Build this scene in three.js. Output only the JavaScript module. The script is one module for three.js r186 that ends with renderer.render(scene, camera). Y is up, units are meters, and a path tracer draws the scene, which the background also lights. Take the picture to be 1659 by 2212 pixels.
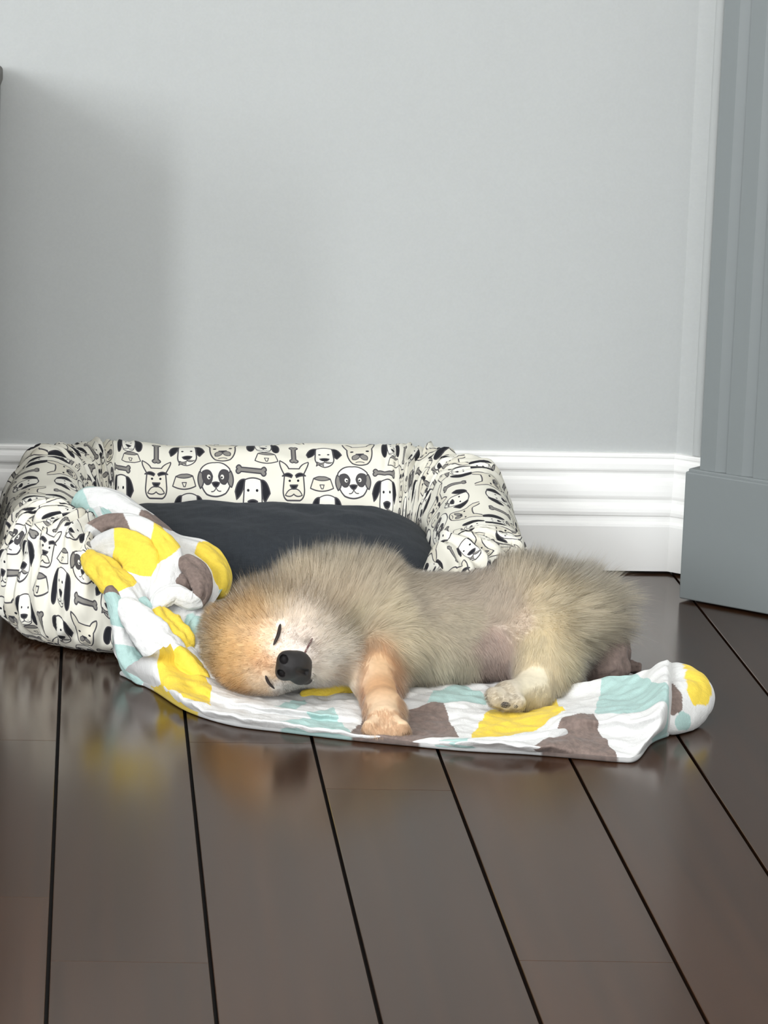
import * as THREE from 'three';
import { mergeGeometries } from 'three/addons/utils/BufferGeometryUtils.js';
import { RoundedBoxGeometry } from 'three/addons/geometries/RoundedBoxGeometry.js';
import { RectAreaLightUniformsLib } from 'three/addons/lights/RectAreaLightUniformsLib.js';
import { createNoise3D } from 'simplex-noise';

// ---------------------------------------------------------------- camera, light, exposure
const scene = new THREE.Scene();
const camera = new THREE.PerspectiveCamera(17.953, 1659 / 2212, 0.05, 40);
camera.position.set(0, 0.8925, 3.997);
camera.rotation.set(-0.20303, 0, 0.014, 'XYZ');            // looks down a little, held a touch askew
camera.setViewOffset(1659, 2212, 644, 0, 1659, 2212);       // the picture is the right part of a wider shot
scene.add(camera);
const renderer = new THREE.WebGLRenderer({ antialias: true });
renderer.toneMapping = THREE.LinearToneMapping;
renderer.toneMappingExposure = 0.94;
renderer.shadowMap.enabled = true;
scene.background = new THREE.Color(0.75, 0.85, 1.0);
RectAreaLightUniformsLib.init();
// daylight through the two windows of the left wall
const WINDOWS = [[4.95, 1.66, 0.8, 1.5, 53], [2.85, 1.55, 0.5, 1.3, 27]];   // z, y, width, height, brightness
for (const [z, y, w, h, power] of WINDOWS) {
  const l = new THREE.RectAreaLight(new THREE.Color(0.96, 0.985, 1.0), power, w, h);
  l.position.set(-2.57, y, z); l.lookAt(2, y - 0.1, z); l.castShadow = true; l.name = 'window_daylight';
  scene.add(l);
}

const FILL_WINDOW = [0.2, 1.5, 2.2, 1.4, 9];                       // added unseen window behind the camera for soft fill: x, y, width, height, brightness
{
  const [x, y, w, h, power] = FILL_WINDOW, l = new THREE.RectAreaLight(new THREE.Color(0.97, 0.985, 1.0), power, w, h);
  l.position.set(x, y, 6.37); l.lookAt(x, y - 0.1, 0); l.castShadow = true; l.name = 'window_daylight_001';
  scene.add(l);
}
const LAMP = [0.3, 2.4, 0.8, 17];                             // the ceiling light: x, z, side, brightness
{
  const [x, z, w, power] = LAMP, l = new THREE.RectAreaLight(new THREE.Color(1.0, 0.98, 0.95), power, w, w);
  l.position.set(x, 2.435, z); l.lookAt(x, 0, z); l.castShadow = true; l.name = 'ceiling_light_glow';
  scene.add(l);
}

// ---------------------------------------------------------------- helpers
let seedState = 20240611;
const rnd = () => { seedState = (seedState + 0x6d2b79f5) | 0; let t = Math.imul(seedState ^ (seedState >>> 15), 1 | seedState); t = (t + Math.imul(t ^ (t >>> 7), 61 | t)) ^ t; return ((t ^ (t >>> 14)) >>> 0) / 4294967296; };
const noise = createNoise3D(rnd);
const clamp = (x, a = 0, b = 1) => Math.min(b, Math.max(a, x)), mixn = (a, b, t) => a + (b - a) * t;
const smooth = (a, b, x) => { const t = clamp((x - a) / (b - a)); return t * t * (3 - 2 * t); };
const V = (a) => new THREE.Vector3(...a);
const rgb = (r, g, b) => new THREE.Color().setRGB(r / 255, g / 255, b / 255, THREE.SRGBColorSpace);
function mesh(name, geo, mat, parent = scene) { const m = new THREE.Mesh(geo, mat); m.name = name; m.castShadow = m.receiveShadow = true; parent.add(m); return m; }
function group(name, data, parent = scene) { const g = new THREE.Group(); g.name = name; g.userData = data; parent.add(g); return g; }
function structure(name, geo, mat, label, parent = scene) { const m = mesh(name, geo, mat, parent); m.userData = { kind: 'structure', label, category: name.split('_')[0] }; return m; }
const box = (x0, x1, y0, y1, z0, z1) => new THREE.BoxGeometry(x1 - x0, y1 - y0, z1 - z0).translate((x0 + x1) / 2, (y0 + y1) / 2, (z0 + z1) / 2);
function dataTexture(w, h, f, srgb = true) {
  const d = new Uint8Array(w * h * 4);
  for (let y = 0; y < h; y++) for (let x = 0; x < w; x++) { const c = f(x / w, y / h), o = (y * w + x) * 4; d[o] = clamp(c[0], 0, 255); d[o + 1] = clamp(c[1], 0, 255); d[o + 2] = clamp(c[2], 0, 255); d[o + 3] = 255; }
  const t = new THREE.DataTexture(d, w, h); t.wrapS = t.wrapT = THREE.RepeatWrapping; t.magFilter = THREE.LinearFilter; t.minFilter = THREE.LinearMipmapLinearFilter; t.generateMipmaps = true;
  if (srgb) t.colorSpace = THREE.SRGBColorSpace; t.needsUpdate = true; return t;
}
const tileNoise = (u, v, f) => { const a = u * 2 * Math.PI, b = v * 2 * Math.PI, r = f / (2 * Math.PI); return 0.5 * (noise(Math.cos(a) * r + 7, Math.sin(a) * r, Math.cos(b) * r + Math.sin(b) * r * 1.7) + noise(Math.sin(a) * r - 3, Math.cos(b) * r, Math.sin(b) * r + 11)); };
// indexed grid surface from a function (i, j) -> [x, y, z]; optional uv and colour
function gridSurface(nu, nv, f, { uv, color, closeV = false } = {}) {
  const p = [], t = [], c = [], idx = [];
  for (let i = 0; i <= nu; i++) for (let j = 0; j <= nv; j++) {
    const u = i / nu, v = j / nv, q = f(u, v); p.push(q[0], q[1], q[2]);
    const w = uv ? uv(u, v, q) : [u, v]; t.push(w[0], w[1]);
    if (color) { const k = color(u, v, q); c.push(k.r, k.g, k.b); }
  }
  for (let i = 0; i < nu; i++) for (let j = 0; j < nv; j++) { const a = i * (nv + 1) + j, b = a + nv + 1; idx.push(a, b, a + 1, b, b + 1, a + 1); }
  const g = new THREE.BufferGeometry();
  g.setAttribute('position', new THREE.Float32BufferAttribute(p, 3)); g.setAttribute('uv', new THREE.Float32BufferAttribute(t, 2));
  if (color) g.setAttribute('color', new THREE.Float32BufferAttribute(c, 3));
  g.setIndex(idx); g.computeVertexNormals();
  if (closeV) { const n = g.attributes.normal; for (let i = 0; i <= nu; i++) { const a = i * (nv + 1), b = a + nv; const x = n.getX(a) + n.getX(b), y = n.getY(a) + n.getY(b), z = n.getZ(a) + n.getZ(b), l = Math.hypot(x, y, z) || 1; for (const k of [a, b]) n.setXYZ(k, x / l, y / l, z / l); } }
  return g;
}
const cr = (a, b, c, d, t) => 0.5 * (2 * b + (c - a) * t + (2 * a - 5 * b + 4 * c - d) * t * t + (3 * b - a - 3 * c + d) * t * t * t);
function spline(list, t) {                                   // Catmull-Rom through a list of number arrays, t in 0..1
  const n = list.length - 1, x = clamp(t) * n, i = Math.min(n - 1, Math.floor(x)), k = x - i, at = (q) => list[clamp(q, 0, n)];
  return list[0].map((_, a) => cr(at(i - 1)[a], at(i)[a], at(i + 1)[a], at(i + 2)[a], k));
}

// ---------------------------------------------------------------- the room
const wallTone = dataTexture(512, 512, (u, v) => { const n = tileNoise(u, v, 8) * 0.7 + tileNoise(u, v, 60) * 0.8 + (rnd() - 0.5) * 3; return [183 + n, 186 + n, 185.5 + n]; });
const wallBump = dataTexture(512, 512, (u, v) => { const n = 128 + tileNoise(u, v, 50) * 60 + tileNoise(u, v, 150) * 50; return [n, n, n]; }, false);
for (const t of [wallTone, wallBump]) t.repeat.set(1, 1);
const wallPaint = new THREE.MeshStandardMaterial({ map: wallTone, bumpMap: wallBump, bumpScale: 0.00012, roughness: 0.75 });
const ceilingPaint = new THREE.MeshStandardMaterial({ color: rgb(232, 231, 228), roughness: 0.9 });
const trimPaint = new THREE.MeshStandardMaterial({ color: rgb(249, 249, 247), roughness: 0.38 });
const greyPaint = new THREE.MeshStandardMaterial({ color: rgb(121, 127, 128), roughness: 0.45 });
const darkGap = new THREE.MeshStandardMaterial({ color: rgb(14, 11, 10), roughness: 0.95 });

const CORNER = [0.742, -0.018], E = [0.7517, 0.6595], N = [-0.6595, 0.7517];   // the slanted wall: its start, its run, its normal
const RX = 2.2, RZ = CORNER[1] + (RX - CORNER[0]) / E[0] * E[1], LX = -2.6, FZ = 6.4, HT = 2.5;
function uvMetres(g) { const p = g.attributes.position, n = g.attributes.normal, t = g.attributes.uv; for (let i = 0; i < p.count; i++) { const ax = Math.abs(n.getX(i)), ay = Math.abs(n.getY(i)); if (ay > 0.7) t.setXY(i, p.getX(i), p.getZ(i)); else if (ax > 0.7) t.setXY(i, p.getZ(i), p.getY(i)); else t.setXY(i, p.getX(i), p.getY(i)); } return g; }
structure('wall_back', uvMetres(box(LX - 0.12, CORNER[0] + 0.1, -0.02, HT, -0.13, -0.018)), wallPaint, 'pale grey painted wall behind the dog bed');
{ // slanted wall as a thick slab
  const len = (RX - CORNER[0]) / E[0] + 0.1, g = new THREE.BoxGeometry(len, HT + 0.02, 0.1).translate(len / 2, HT / 2 - 0.01, -0.05);
  g.rotateY(-Math.atan2(E[1], E[0])); g.translate(CORNER[0], 0, CORNER[1]);
  structure('wall_right', uvMetres(g), wallPaint, 'narrow slanted wall turning off at the right corner');
}
structure('wall_side', uvMetres(box(RX, RX + 0.12, -0.02, HT, RZ, FZ)), wallPaint, 'pale grey side wall out of view on the right');
{ const [x, y, w, h] = FILL_WINDOW; structure('wall_front', uvMetres(mergeGeometries([box(LX - 0.12, x - w / 2, -0.02, HT, FZ, FZ + 0.12), box(x + w / 2, RX + 0.12, -0.02, HT, FZ, FZ + 0.12), box(x - w / 2, x + w / 2, -0.02, y - h / 2, FZ, FZ + 0.12), box(x - w / 2, x + w / 2, y + h / 2, HT, FZ, FZ + 0.12)])), wallPaint, 'pale grey wall with an added fill window, behind the camera'); }
structure('ceiling', box(LX - 0.12, RX + 0.12, HT, HT + 0.1, -0.13, FZ + 0.12), ceilingPaint, 'white ceiling');
{ // left wall with its two window openings
  const parts = []; let z0 = -0.13;
  for (const [z, y, w, h] of [...WINDOWS].sort((a, b) => a[0] - b[0])) {
    parts.push(box(LX - 0.12, LX, -0.02, HT, z0, z - w / 2), box(LX - 0.12, LX, -0.02, y - h / 2, z - w / 2, z + w / 2), box(LX - 0.12, LX, y + h / 2, HT, z - w / 2, z + w / 2)); z0 = z + w / 2;
  }
  parts.push(box(LX - 0.12, LX, -0.02, HT, z0, FZ));
  structure('wall_left', uvMetres(mergeGeometries(parts)), wallPaint, 'pale grey wall with two windows, out of view on the left');
  const glass = new THREE.MeshPhysicalMaterial({ color: 0xffffff, transmission: 1, thickness: 0, roughness: 0.02 });
  WINDOWS.forEach(([z, y, w, h], k) => {
    const g = group('window_' + (k + 1), { kind: 'structure', label: k ? 'narrow window with white frame in left wall' : 'wide window with white frame in left wall', category: 'window' });
    const f = 0.045, x0 = LX - 0.09, x1 = LX - 0.03;
    mesh('window_frame', mergeGeometries([box(x0, x1, y - h / 2, y - h / 2 + f, z - w / 2, z + w / 2), box(x0, x1, y + h / 2 - f, y + h / 2, z - w / 2, z + w / 2), box(x0, x1, y - h / 2 + f, y + h / 2 - f, z - w / 2, z - w / 2 + f), box(x0, x1, y - h / 2 + f, y + h / 2 - f, z + w / 2 - f, z + w / 2)]), trimPaint, g);
    mesh('pane', box(LX - 0.062, LX - 0.058, y - h / 2 + f, y + h / 2 - f, z - w / 2 + f, z + w / 2 - f), glass, g);
  });
}

{
  const [x, y, w, h] = FILL_WINDOW, f = 0.05, z0 = FZ + 0.03, z1 = FZ + 0.09, g = group('window_3', { kind: 'structure', label: 'added wide fill window with white frame, unseen behind the camera', category: 'window' });
  mesh('window_frame', mergeGeometries([box(x - w / 2, x + w / 2, y - h / 2, y - h / 2 + f, z0, z1), box(x - w / 2, x + w / 2, y + h / 2 - f, y + h / 2, z0, z1), box(x - w / 2, x - w / 2 + f, y - h / 2 + f, y + h / 2 - f, z0, z1), box(x + w / 2 - f, x + w / 2, y - h / 2 + f, y + h / 2 - f, z0, z1)]), trimPaint, g);
  mesh('pane', box(x - w / 2 + f, x + w / 2 - f, y - h / 2 + f, y + h / 2 - f, FZ + 0.058, FZ + 0.062), new THREE.MeshPhysicalMaterial({ color: 0xffffff, transmission: 1, thickness: 0, roughness: 0.02 }), g);
}

{
  const [x, z, w] = LAMP, g = group('ceiling_light', { label: 'square flush ceiling light with a white diffuser, above the frame', category: 'ceiling light' }); g.position.set(x, HT, z);
  mesh('frame', new RoundedBoxGeometry(w + 0.06, 0.04, w + 0.06, 2, 0.008).translate(0, -0.02, 0), trimPaint, g);
  mesh('diffuser', new RoundedBoxGeometry(w, 0.02, w, 2, 0.006).translate(0, -0.048, 0), new THREE.MeshStandardMaterial({ color: rgb(245, 244, 240), emissive: new THREE.Color(1, 0.98, 0.95), emissiveIntensity: 1.5, roughness: 0.6 }), g);
}

// floor: every board a mesh of its own
const boardTone = [0, 1, 2].map((k) => dataTexture(256, 1024, (u, v) => {
  const g = noise(u * 26 + k * 9, v * 2.2, k * 3.1) * 0.3 + noise(u * 70, v * 3.5 + 5, k) * 0.15 + noise(u * 5, v * 1.6, 20 + k) * 0.8 + (rnd() - 0.5) * 0.25, s = [1, 0.93, 1.07][k];
  return [(52 + g * 7) * s, (32 + g * 5) * s, (19 + g * 4) * s];
}));
for (const t of boardTone) t.wrapT = THREE.MirroredRepeatWrapping;
const boardRough = dataTexture(256, 1024, (u, v) => { const n = 128 + noise(u * 30, v * 4, 2) * 5 + noise(u * 4, v * 3, 8) * 12; return [n, n, n]; }, false);
boardRough.wrapT = THREE.MirroredRepeatWrapping;
const boardMaterials = boardTone.map((map) => new THREE.MeshPhysicalMaterial({ map, roughnessMap: boardRough, roughness: 0.35, bumpMap: boardRough, bumpScale: 0.00002, specularIntensity: 1, specularColor: new THREE.Color(1, 0.9, 0.76), ior: 1.4 }));
const floor = group('floor', { kind: 'structure', label: 'dark brown hardwood plank floor with a satin sheen', category: 'floor' });
mesh('subfloor', box(LX - 0.12, RX + 0.12, -0.06, -0.009, -0.13, FZ + 0.12), darkGap, floor);
function boardGeometry(x0, x1, z0, z1) {                     // a board with chamfered top edges
  const c = 0.0005, y = 0, yb = -0.012, P = [[x0, yb, z0], [x1, yb, z0], [x1, yb, z1], [x0, yb, z1], [x0, y - c, z0], [x1, y - c, z0], [x1, y - c, z1], [x0, y - c, z1], [x0 + c, y, z0 + c * 0.5], [x1 - c, y, z0 + c * 0.5], [x1 - c, y, z1 - c * 0.5], [x0 + c, y, z1 - c * 0.5]];
  const Q = [[8, 11, 10, 9]]; for (let k = 0; k < 4; k++) { const a = k, b = (k + 1) % 4; Q.push([4 + a, 8 + a, 8 + b, 4 + b], [a, 4 + a, 4 + b, b]); }
  const pos = [], uv = [], o = rnd();
  for (const q of Q) for (const k of [0, 1, 2, 0, 2, 3]) { const p = P[q[k]]; pos.push(...p); uv.push((p[0] - x0) / 0.13, p[2] / 1.3 + o); }
  const g = new THREE.BufferGeometry(); g.setAttribute('position', new THREE.Float32BufferAttribute(pos, 3)); g.setAttribute('uv', new THREE.Float32BufferAttribute(uv, 2)); g.computeVertexNormals(); return g;
}
{
  const seams = [-0.0253, 0.107, 0.2345, 0.3595, 0.4898, 0.6143, 0.7425];
  while (seams[0] > LX) seams.unshift(seams[0] - 0.1278);
  while (seams[seams.length - 1] < RX) seams.push(seams[seams.length - 1] + 0.1278);
  const known = { '-0.0253': [0.8166, 1.318], 0.107: [1.48], 0.2345: [0.815], 0.3595: [0.975], 0.4898: [1.463], 0.6143: [2.05], 0.7425: [1.93] };   // keyed by the right seam of the row
  let i = 0;
  for (let k = 0; k + 1 < seams.length; k++) {
    const x0 = Math.max(seams[k] + 0.0016, LX - 0.1), x1 = Math.min(seams[k + 1] - 0.0016, RX + 0.1), ends = [-0.12];
    const given = known[seams[k + 1]]; let z = given ? given[0] : 0.3 + rnd() * 0.9;
    if (given) { ends.push(...given); z = given[given.length - 1]; } else ends.push(z);
    while (z < FZ - 0.3) { z += 0.75 + rnd() * 0.7; ends.push(Math.min(z, FZ + 0.1)); }
    for (let e = 0; e + 1 < ends.length; e++) mesh('board' + (i ? '_' + String(i).padStart(3, '0') : ''), boardGeometry(x0, x1, ends[e] + 0.0003, ends[e + 1] - 0.0003), boardMaterials[Math.floor(rnd() * 3)], floor), i++;
  }
}

// baseboard: a moulded profile (height, depth behind the face)
const PROFILE = [[0.0035, 0], [0.0605, 0], [0.0635, -0.0008], [0.0645, -0.0022], [0.0665, -0.0034], [0.0705, -0.0042], [0.0728, -0.0042], [0.0745, -0.0026], [0.0785, -0.0022], [0.0825, -0.003], [0.0848, -0.0048], [0.0862, -0.0072], [0.0895, -0.0086], [0.0935, -0.0088], [0.0965, -0.0074], [0.0985, -0.007], [0.104, -0.0074], [0.112, -0.0086], [0.1175, -0.0098], [0.1196, -0.0112], [0.1212, -0.0128], [0.1265, -0.0128], [0.1288, -0.0118], [0.1305, -0.0104], [0.1325, -0.0098], [0.139, -0.0098], [0.1425, -0.0106], [0.1442, -0.0122], [0.1458, -0.0122], [0.1475, -0.0112], [0.1505, -0.0112], [0.152, -0.0122], [0.1525, -0.018]];
function moulding(a, b, na, mitreA) {                        // a, b: xz of the run's face line; na: normal (towards the room); mitreA(depth) -> slide along the run at the start
  const run = [b[0] - a[0], b[1] - a[1]], l = Math.hypot(...run), d = [run[0] / l, run[1] / l], pos = [], idx = [];
  const prof = [[0.0035, -0.018], ...PROFILE];
  for (let s = 0; s < 2; s++) for (const [h, dep] of prof) { const m = s ? (b[2] ? b[2](dep) : 0) : mitreA ? mitreA(dep) : 0, q = s ? b : a; pos.push(q[0] + na[0] * dep + d[0] * m, h, q[1] + na[1] * dep + d[1] * m); }
  const n = prof.length; for (let k = 0; k + 1 < n; k++) idx.push(k, n + k, k + 1, n + k, n + k + 1, k + 1);
  const g = new THREE.BufferGeometry(); g.setAttribute('position', new THREE.Float32BufferAttribute(pos, 3)); g.setIndex(idx);
  const f = g.toNonIndexed(); f.computeVertexNormals(); f.setAttribute('uv', new THREE.Float32BufferAttribute(new Float32Array(f.attributes.position.count * 2), 2)); return f;
}
const half = Math.tan(Math.atan2(E[1], E[0]) / 2), mitreX = CORNER[0] - 0.018 * half;
structure('baseboard_back', moulding([LX, 0], [mitreX, 0, (d) => -d * half], [0, 1]), trimPaint, 'tall white moulded baseboard along the back wall');
{
  const start = [mitreX, 0], end = [start[0] + E[0] * 0.17, start[1] + E[1] * 0.17];
  structure('baseboard_right', moulding(start, end, N, (d) => d * half), trimPaint, 'short white moulded baseboard on the slanted wall in the corner'); }

// fluted pilaster with its plinth on the slanted wall
{
  const t = group('trim_1', { kind: 'structure', label: 'blue-grey fluted pilaster on a tall plinth beside the right corner', category: 'pilaster' });
  const A = [0.724, 0.146], place = (g) => { g.rotateY(-Math.atan2(E[1], E[0])); g.translate(A[0], 0, A[1]); return g; };
  const W = 0.25, DEP = 0.133;
  const pl = new RoundedBoxGeometry(W, 0.1575, DEP, 3, 0.0022).translate(W / 2, 0.0815, -DEP / 2);
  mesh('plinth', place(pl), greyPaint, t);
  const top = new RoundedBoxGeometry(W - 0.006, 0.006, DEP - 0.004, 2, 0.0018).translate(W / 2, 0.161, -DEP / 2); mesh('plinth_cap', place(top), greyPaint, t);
  // the shaft's plan: flats, each followed by a slope and a step
  const pts = [[0.0165, -0.128], [0.0165, -0.006]]; let x = 0.0165;
  for (let k = 0; k < 5; k++) { x += 0.021; pts.push([x, -0.006]); x += 0.013; pts.push([x, -0.0125]); x += 0.0022; pts.push([x, -0.006]); }
  pts.push([W - 0.012, -0.006], [W - 0.012, -0.128]);
  const sh = new THREE.Shape(pts.map(([a, b]) => new THREE.Vector2(a, -b)));
  const g = new THREE.ExtrudeGeometry(sh, { depth: 1.9, bevelEnabled: false }); g.rotateX(Math.PI / 2); g.scale(1, -1, 1);
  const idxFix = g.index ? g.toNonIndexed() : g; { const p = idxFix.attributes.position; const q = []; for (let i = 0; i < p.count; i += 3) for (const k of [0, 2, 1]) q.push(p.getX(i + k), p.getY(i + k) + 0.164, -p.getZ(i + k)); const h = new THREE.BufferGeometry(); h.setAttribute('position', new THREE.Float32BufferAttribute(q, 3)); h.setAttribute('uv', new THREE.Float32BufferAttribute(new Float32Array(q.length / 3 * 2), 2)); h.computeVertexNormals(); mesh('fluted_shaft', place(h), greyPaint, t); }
}
// slim vertical moulding on the slanted wall next to the pilaster
{
  const g = new THREE.CylinderGeometry(0.006, 0.006, 2.3, 12).translate(0, 0.153 + 1.15, 0);
  g.scale(1, 1, 0.6); g.rotateY(-Math.atan2(E[1], E[0])); g.translate(CORNER[0] + E[0] * 0.03, 0, CORNER[1] + E[1] * 0.03);
  structure('trim_2', g, wallPaint, 'slim rounded vertical moulding on the slanted wall');
}
// cabinet at the left edge; its shadow falls across the wall
{
  const c = group('side_cabinet', { label: 'dark grey-brown side cabinet at the left edge of the photo', category: 'cabinet' }); c.position.set(-0.112, 0, -0.018);
  const m = new THREE.MeshStandardMaterial({ color: rgb(88, 84, 78), roughness: 0.6 });
  const D0 = 0.4, H0 = 0.627;
  mesh('carcass', new RoundedBoxGeometry(0.8, H0 - 0.1, D0 - 0.02, 2, 0.004).translate(-0.4, 0.08 + (H0 - 0.1) / 2, D0 / 2 - 0.01 + 0.02), m, c);
  mesh('top', new RoundedBoxGeometry(0.806, 0.022, D0 - 0.015, 3, 0.006).translate(-0.4, H0 - 0.011, D0 / 2 + 0.012), m, c);
  for (const k of [0, 1]) { const d = mesh('door', new RoundedBoxGeometry(0.39, H0 - 0.13, 0.018, 2, 0.004).translate(-0.2 - 0.4 * k, 0.08 + (H0 - 0.1) / 2, D0 + 0.009), m, c); mesh('knob', new THREE.SphereGeometry(0.012, 16, 12).translate(-0.36 - 0.08 * k, 0.36, D0 + 0.028), m, d); }
  for (const [x, z] of [[-0.04, 0.06], [-0.76, 0.06], [-0.04, 0.36], [-0.76, 0.36]]) mesh('leg', new THREE.CylinderGeometry(0.018, 0.013, 0.085, 14).translate(x, 0.0425, z), m, c);
}

// ---------------------------------------------------------------- dog bed
function printTexture() {
  const S = 1024 / 290, c = document.createElement('canvas'); c.width = 1024; c.height = Math.round(205 * S); const g = c.getContext('2d');
  const LINE = '#47454a', INK = '#171821', GREY = '#8b8883', BG = '#efecdf', FACE = '#f6f4ea';
  g.fillStyle = BG; g.fillRect(0, 0, c.width, c.height);
  g.lineJoin = g.lineCap = 'round';
  const at = (x, y, r, s, f) => { for (const ox of [-290, 0, 290]) for (const oy of [-205, 0, 205]) { g.save(); g.scale(S, S); g.translate(x + ox, y + oy); g.rotate(r); g.scale(s * 1.1, s * 1.1); g.lineWidth = 2.4; g.strokeStyle = LINE; f(); g.restore(); } };
  const path = (d, fill, stroke = true, w) => { const p = new Path2D(d); if (fill) { g.fillStyle = fill; g.fill(p); } if (stroke) { g.lineWidth = w || 2.4; g.stroke(p); } };
  const dot = (x, y, rx, ry = rx, col = INK) => { g.fillStyle = col; g.beginPath(); g.ellipse(x, y, rx, ry, 0, 0, 7); g.fill(); };
  const hound = () => { path('M-16 -26 Q0 -34 16 -26 Q20 6 13 22 Q0 34 -13 22 Q-20 6 -16 -26Z', FACE, true, 1.8); path('M-17 -26 Q-31 -24 -33 4 Q-33 26 -25 27 Q-17 24 -18 0Z', INK); path('M17 -26 Q31 -26 34 2 Q36 26 27 28 Q19 26 18 0Z', INK); dot(-7, -8, 2.2); dot(7, -8, 2.2); path('M-7 6 Q0 3 7 6 Q4 13 0 13 Q-4 13 -7 6Z', INK); path('M0 13 L0 18 Q-6 24 -12 19 M0 18 Q6 24 12 19', null, true, 1.6); dot(-7, 17, .8); dot(7, 17, .8); };
  const frenchie = () => { path('M-24 -12 Q-34 -34 -30 -40 Q-20 -36 -14 -24 Q0 -21 14 -24 Q20 -36 31 -40 Q33 -32 24 -12 Q26 20 14 30 Q0 36 -14 30 Q-26 20 -24 -12Z', '#e4dfcf', true, 2.6); dot(-15, -4, 3.4, 2.4); dot(15, -4, 3.4, 2.4); path('M-7 4 L7 4 L0 11Z', INK); path('M0 11 Q-4 22 -14 20 Q-18 10 -7 6 M0 11 Q4 22 14 20 Q18 10 7 6', GREY, true, 1.8); path('M-8 27 Q0 23 8 27', null, true, 1.6); };
  const floppy = () => { path('M-16 -28 Q0 -36 16 -28 L18 10 Q18 30 0 33 Q-18 30 -18 10Z', FACE); path('M-15 -28 Q-27 -30 -33 -4 L-24 10 Q-16 2 -18 -14Z', INK); path('M15 -29 Q29 -31 34 -6 L31 6 Q22 0 18 -14Z', INK); dot(-8, -9, 2.4); dot(9, -9, 2.4); path('M-9 9 Q0 4 9 9 Q6 17 0 16 Q-6 17 -9 9Z', INK); path('M0 16 L0 20 Q-8 26 -14 20 M0 20 Q8 26 14 20 L16 31 Q8 24 2 30', GREY, true, 1.8); };
  const panda = () => { path('M-28 -18 Q-16 -34 0 -32 Q18 -34 28 -18 Q34 12 18 26 Q0 34 -18 26 Q-34 12 -28 -18Z', FACE); path('M-30 -14 Q-38 2 -30 16 Q-22 12 -22 -8Z', GREY); path('M30 -14 Q38 2 30 16 Q22 12 22 -8Z', GREY); path('M-24 -14 Q-10 -22 -6 -4 Q-8 12 -18 10 Q-28 2 -24 -14Z', '#4c4a4c'); path('M24 -14 Q10 -22 6 -4 Q8 12 18 10 Q28 2 24 -14Z', '#4c4a4c'); dot(-13, -3, 3.4, 4.4, FACE); dot(13, -3, 3.4, 4.4, FACE); dot(-12, -2, 1.8); dot(12, -2, 1.8); path('M-7 8 Q0 5 7 8 Q4 15 0 15 Q-4 15 -7 8Z', INK); path('M0 15 Q-2 23 -9 22 M0 15 Q2 23 9 22', null, true, 1.6); };
  const terrier = () => { path('M-18 -10 Q-30 -34 -27 -38 Q-14 -32 -10 -22 L10 -22 Q14 -32 27 -38 Q30 -30 18 -10 L20 14 Q22 30 12 34 L-12 34 Q-22 30 -20 14Z', '#ece7d8'); path('M-22 -8 Q-12 -18 -3 -9 L-5 -5 Q-14 -9 -22 -8Z', INK); path('M22 -8 Q12 -18 3 -9 L5 -5 Q14 -9 22 -8Z', INK); dot(-8, 1, 2.2); dot(8, 1, 2.2); path('M-7 9 L7 9 Q4 16 0 16 Q-4 16 -7 9Z', INK); path('M0 16 Q-10 14 -16 26 Q-6 30 0 24 Q6 30 16 26 Q10 14 0 16Z', '#e4dfcf', true, 1.8); };
  const bone = () => path('M-20 -4 Q-25 -11 -29 -6 Q-32 -2 -28 0 Q-32 3 -29 7 Q-25 11 -20 4 L20 4 Q25 11 29 7 Q32 3 28 0 Q32 -2 29 -6 Q25 -11 20 -4Z', GREY, true, 2.6);
  const bowl = () => { path('M-16 -9 Q0 -17 16 -9 L22 9 Q0 19 -22 9Z', '#e9e5d6', true, 2); path('M-15 -8 Q0 -2 15 -8 Q10 -14 0 -13 Q-10 -14 -15 -8Z', GREY, true, 1.8); path('M-4 3 L4 3 L1 10 L-2 10Z', null, true, 1.6); };
  at(36, 34, 0, 0.92, hound); at(30, 78, 0, 1, bowl); at(122, 52, 0, 1, frenchie); at(197, 62, 0, 1, floppy); at(262, 58, 1.57, 0.95, bone);
  at(62, 108, -0.08, 0.95, bone); at(137, 128, 0.06, 1, panda); at(203, 134, 0, 1, bowl); at(262, 128, 0, 1, terrier);
  at(58, 158, 0, 1, floppy); at(118, 188, 0.1, 0.9, bone); at(192, 186, 0, 0.9, hound); at(266, 190, 0, 1, bowl);
  const t = new THREE.CanvasTexture(c); t.wrapS = t.wrapT = THREE.RepeatWrapping; t.colorSpace = THREE.SRGBColorSpace; t.magFilter = THREE.LinearFilter; t.anisotropy = 8; return t;
}
const weave = dataTexture(256, 256, (u, v) => { const n = 128 + Math.sin(u * 402) * 30 + Math.sin(v * 402) * 30 + (rnd() - 0.5) * 60; return [n, n, n]; }, false); weave.repeat.set(6, 6);
const bed = group('dog_bed', { label: 'bolster dog bed in black and cream dog-face print with charcoal cushion', category: 'dog bed' }); bed.position.set(0.21, 0, 0.25);
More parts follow.
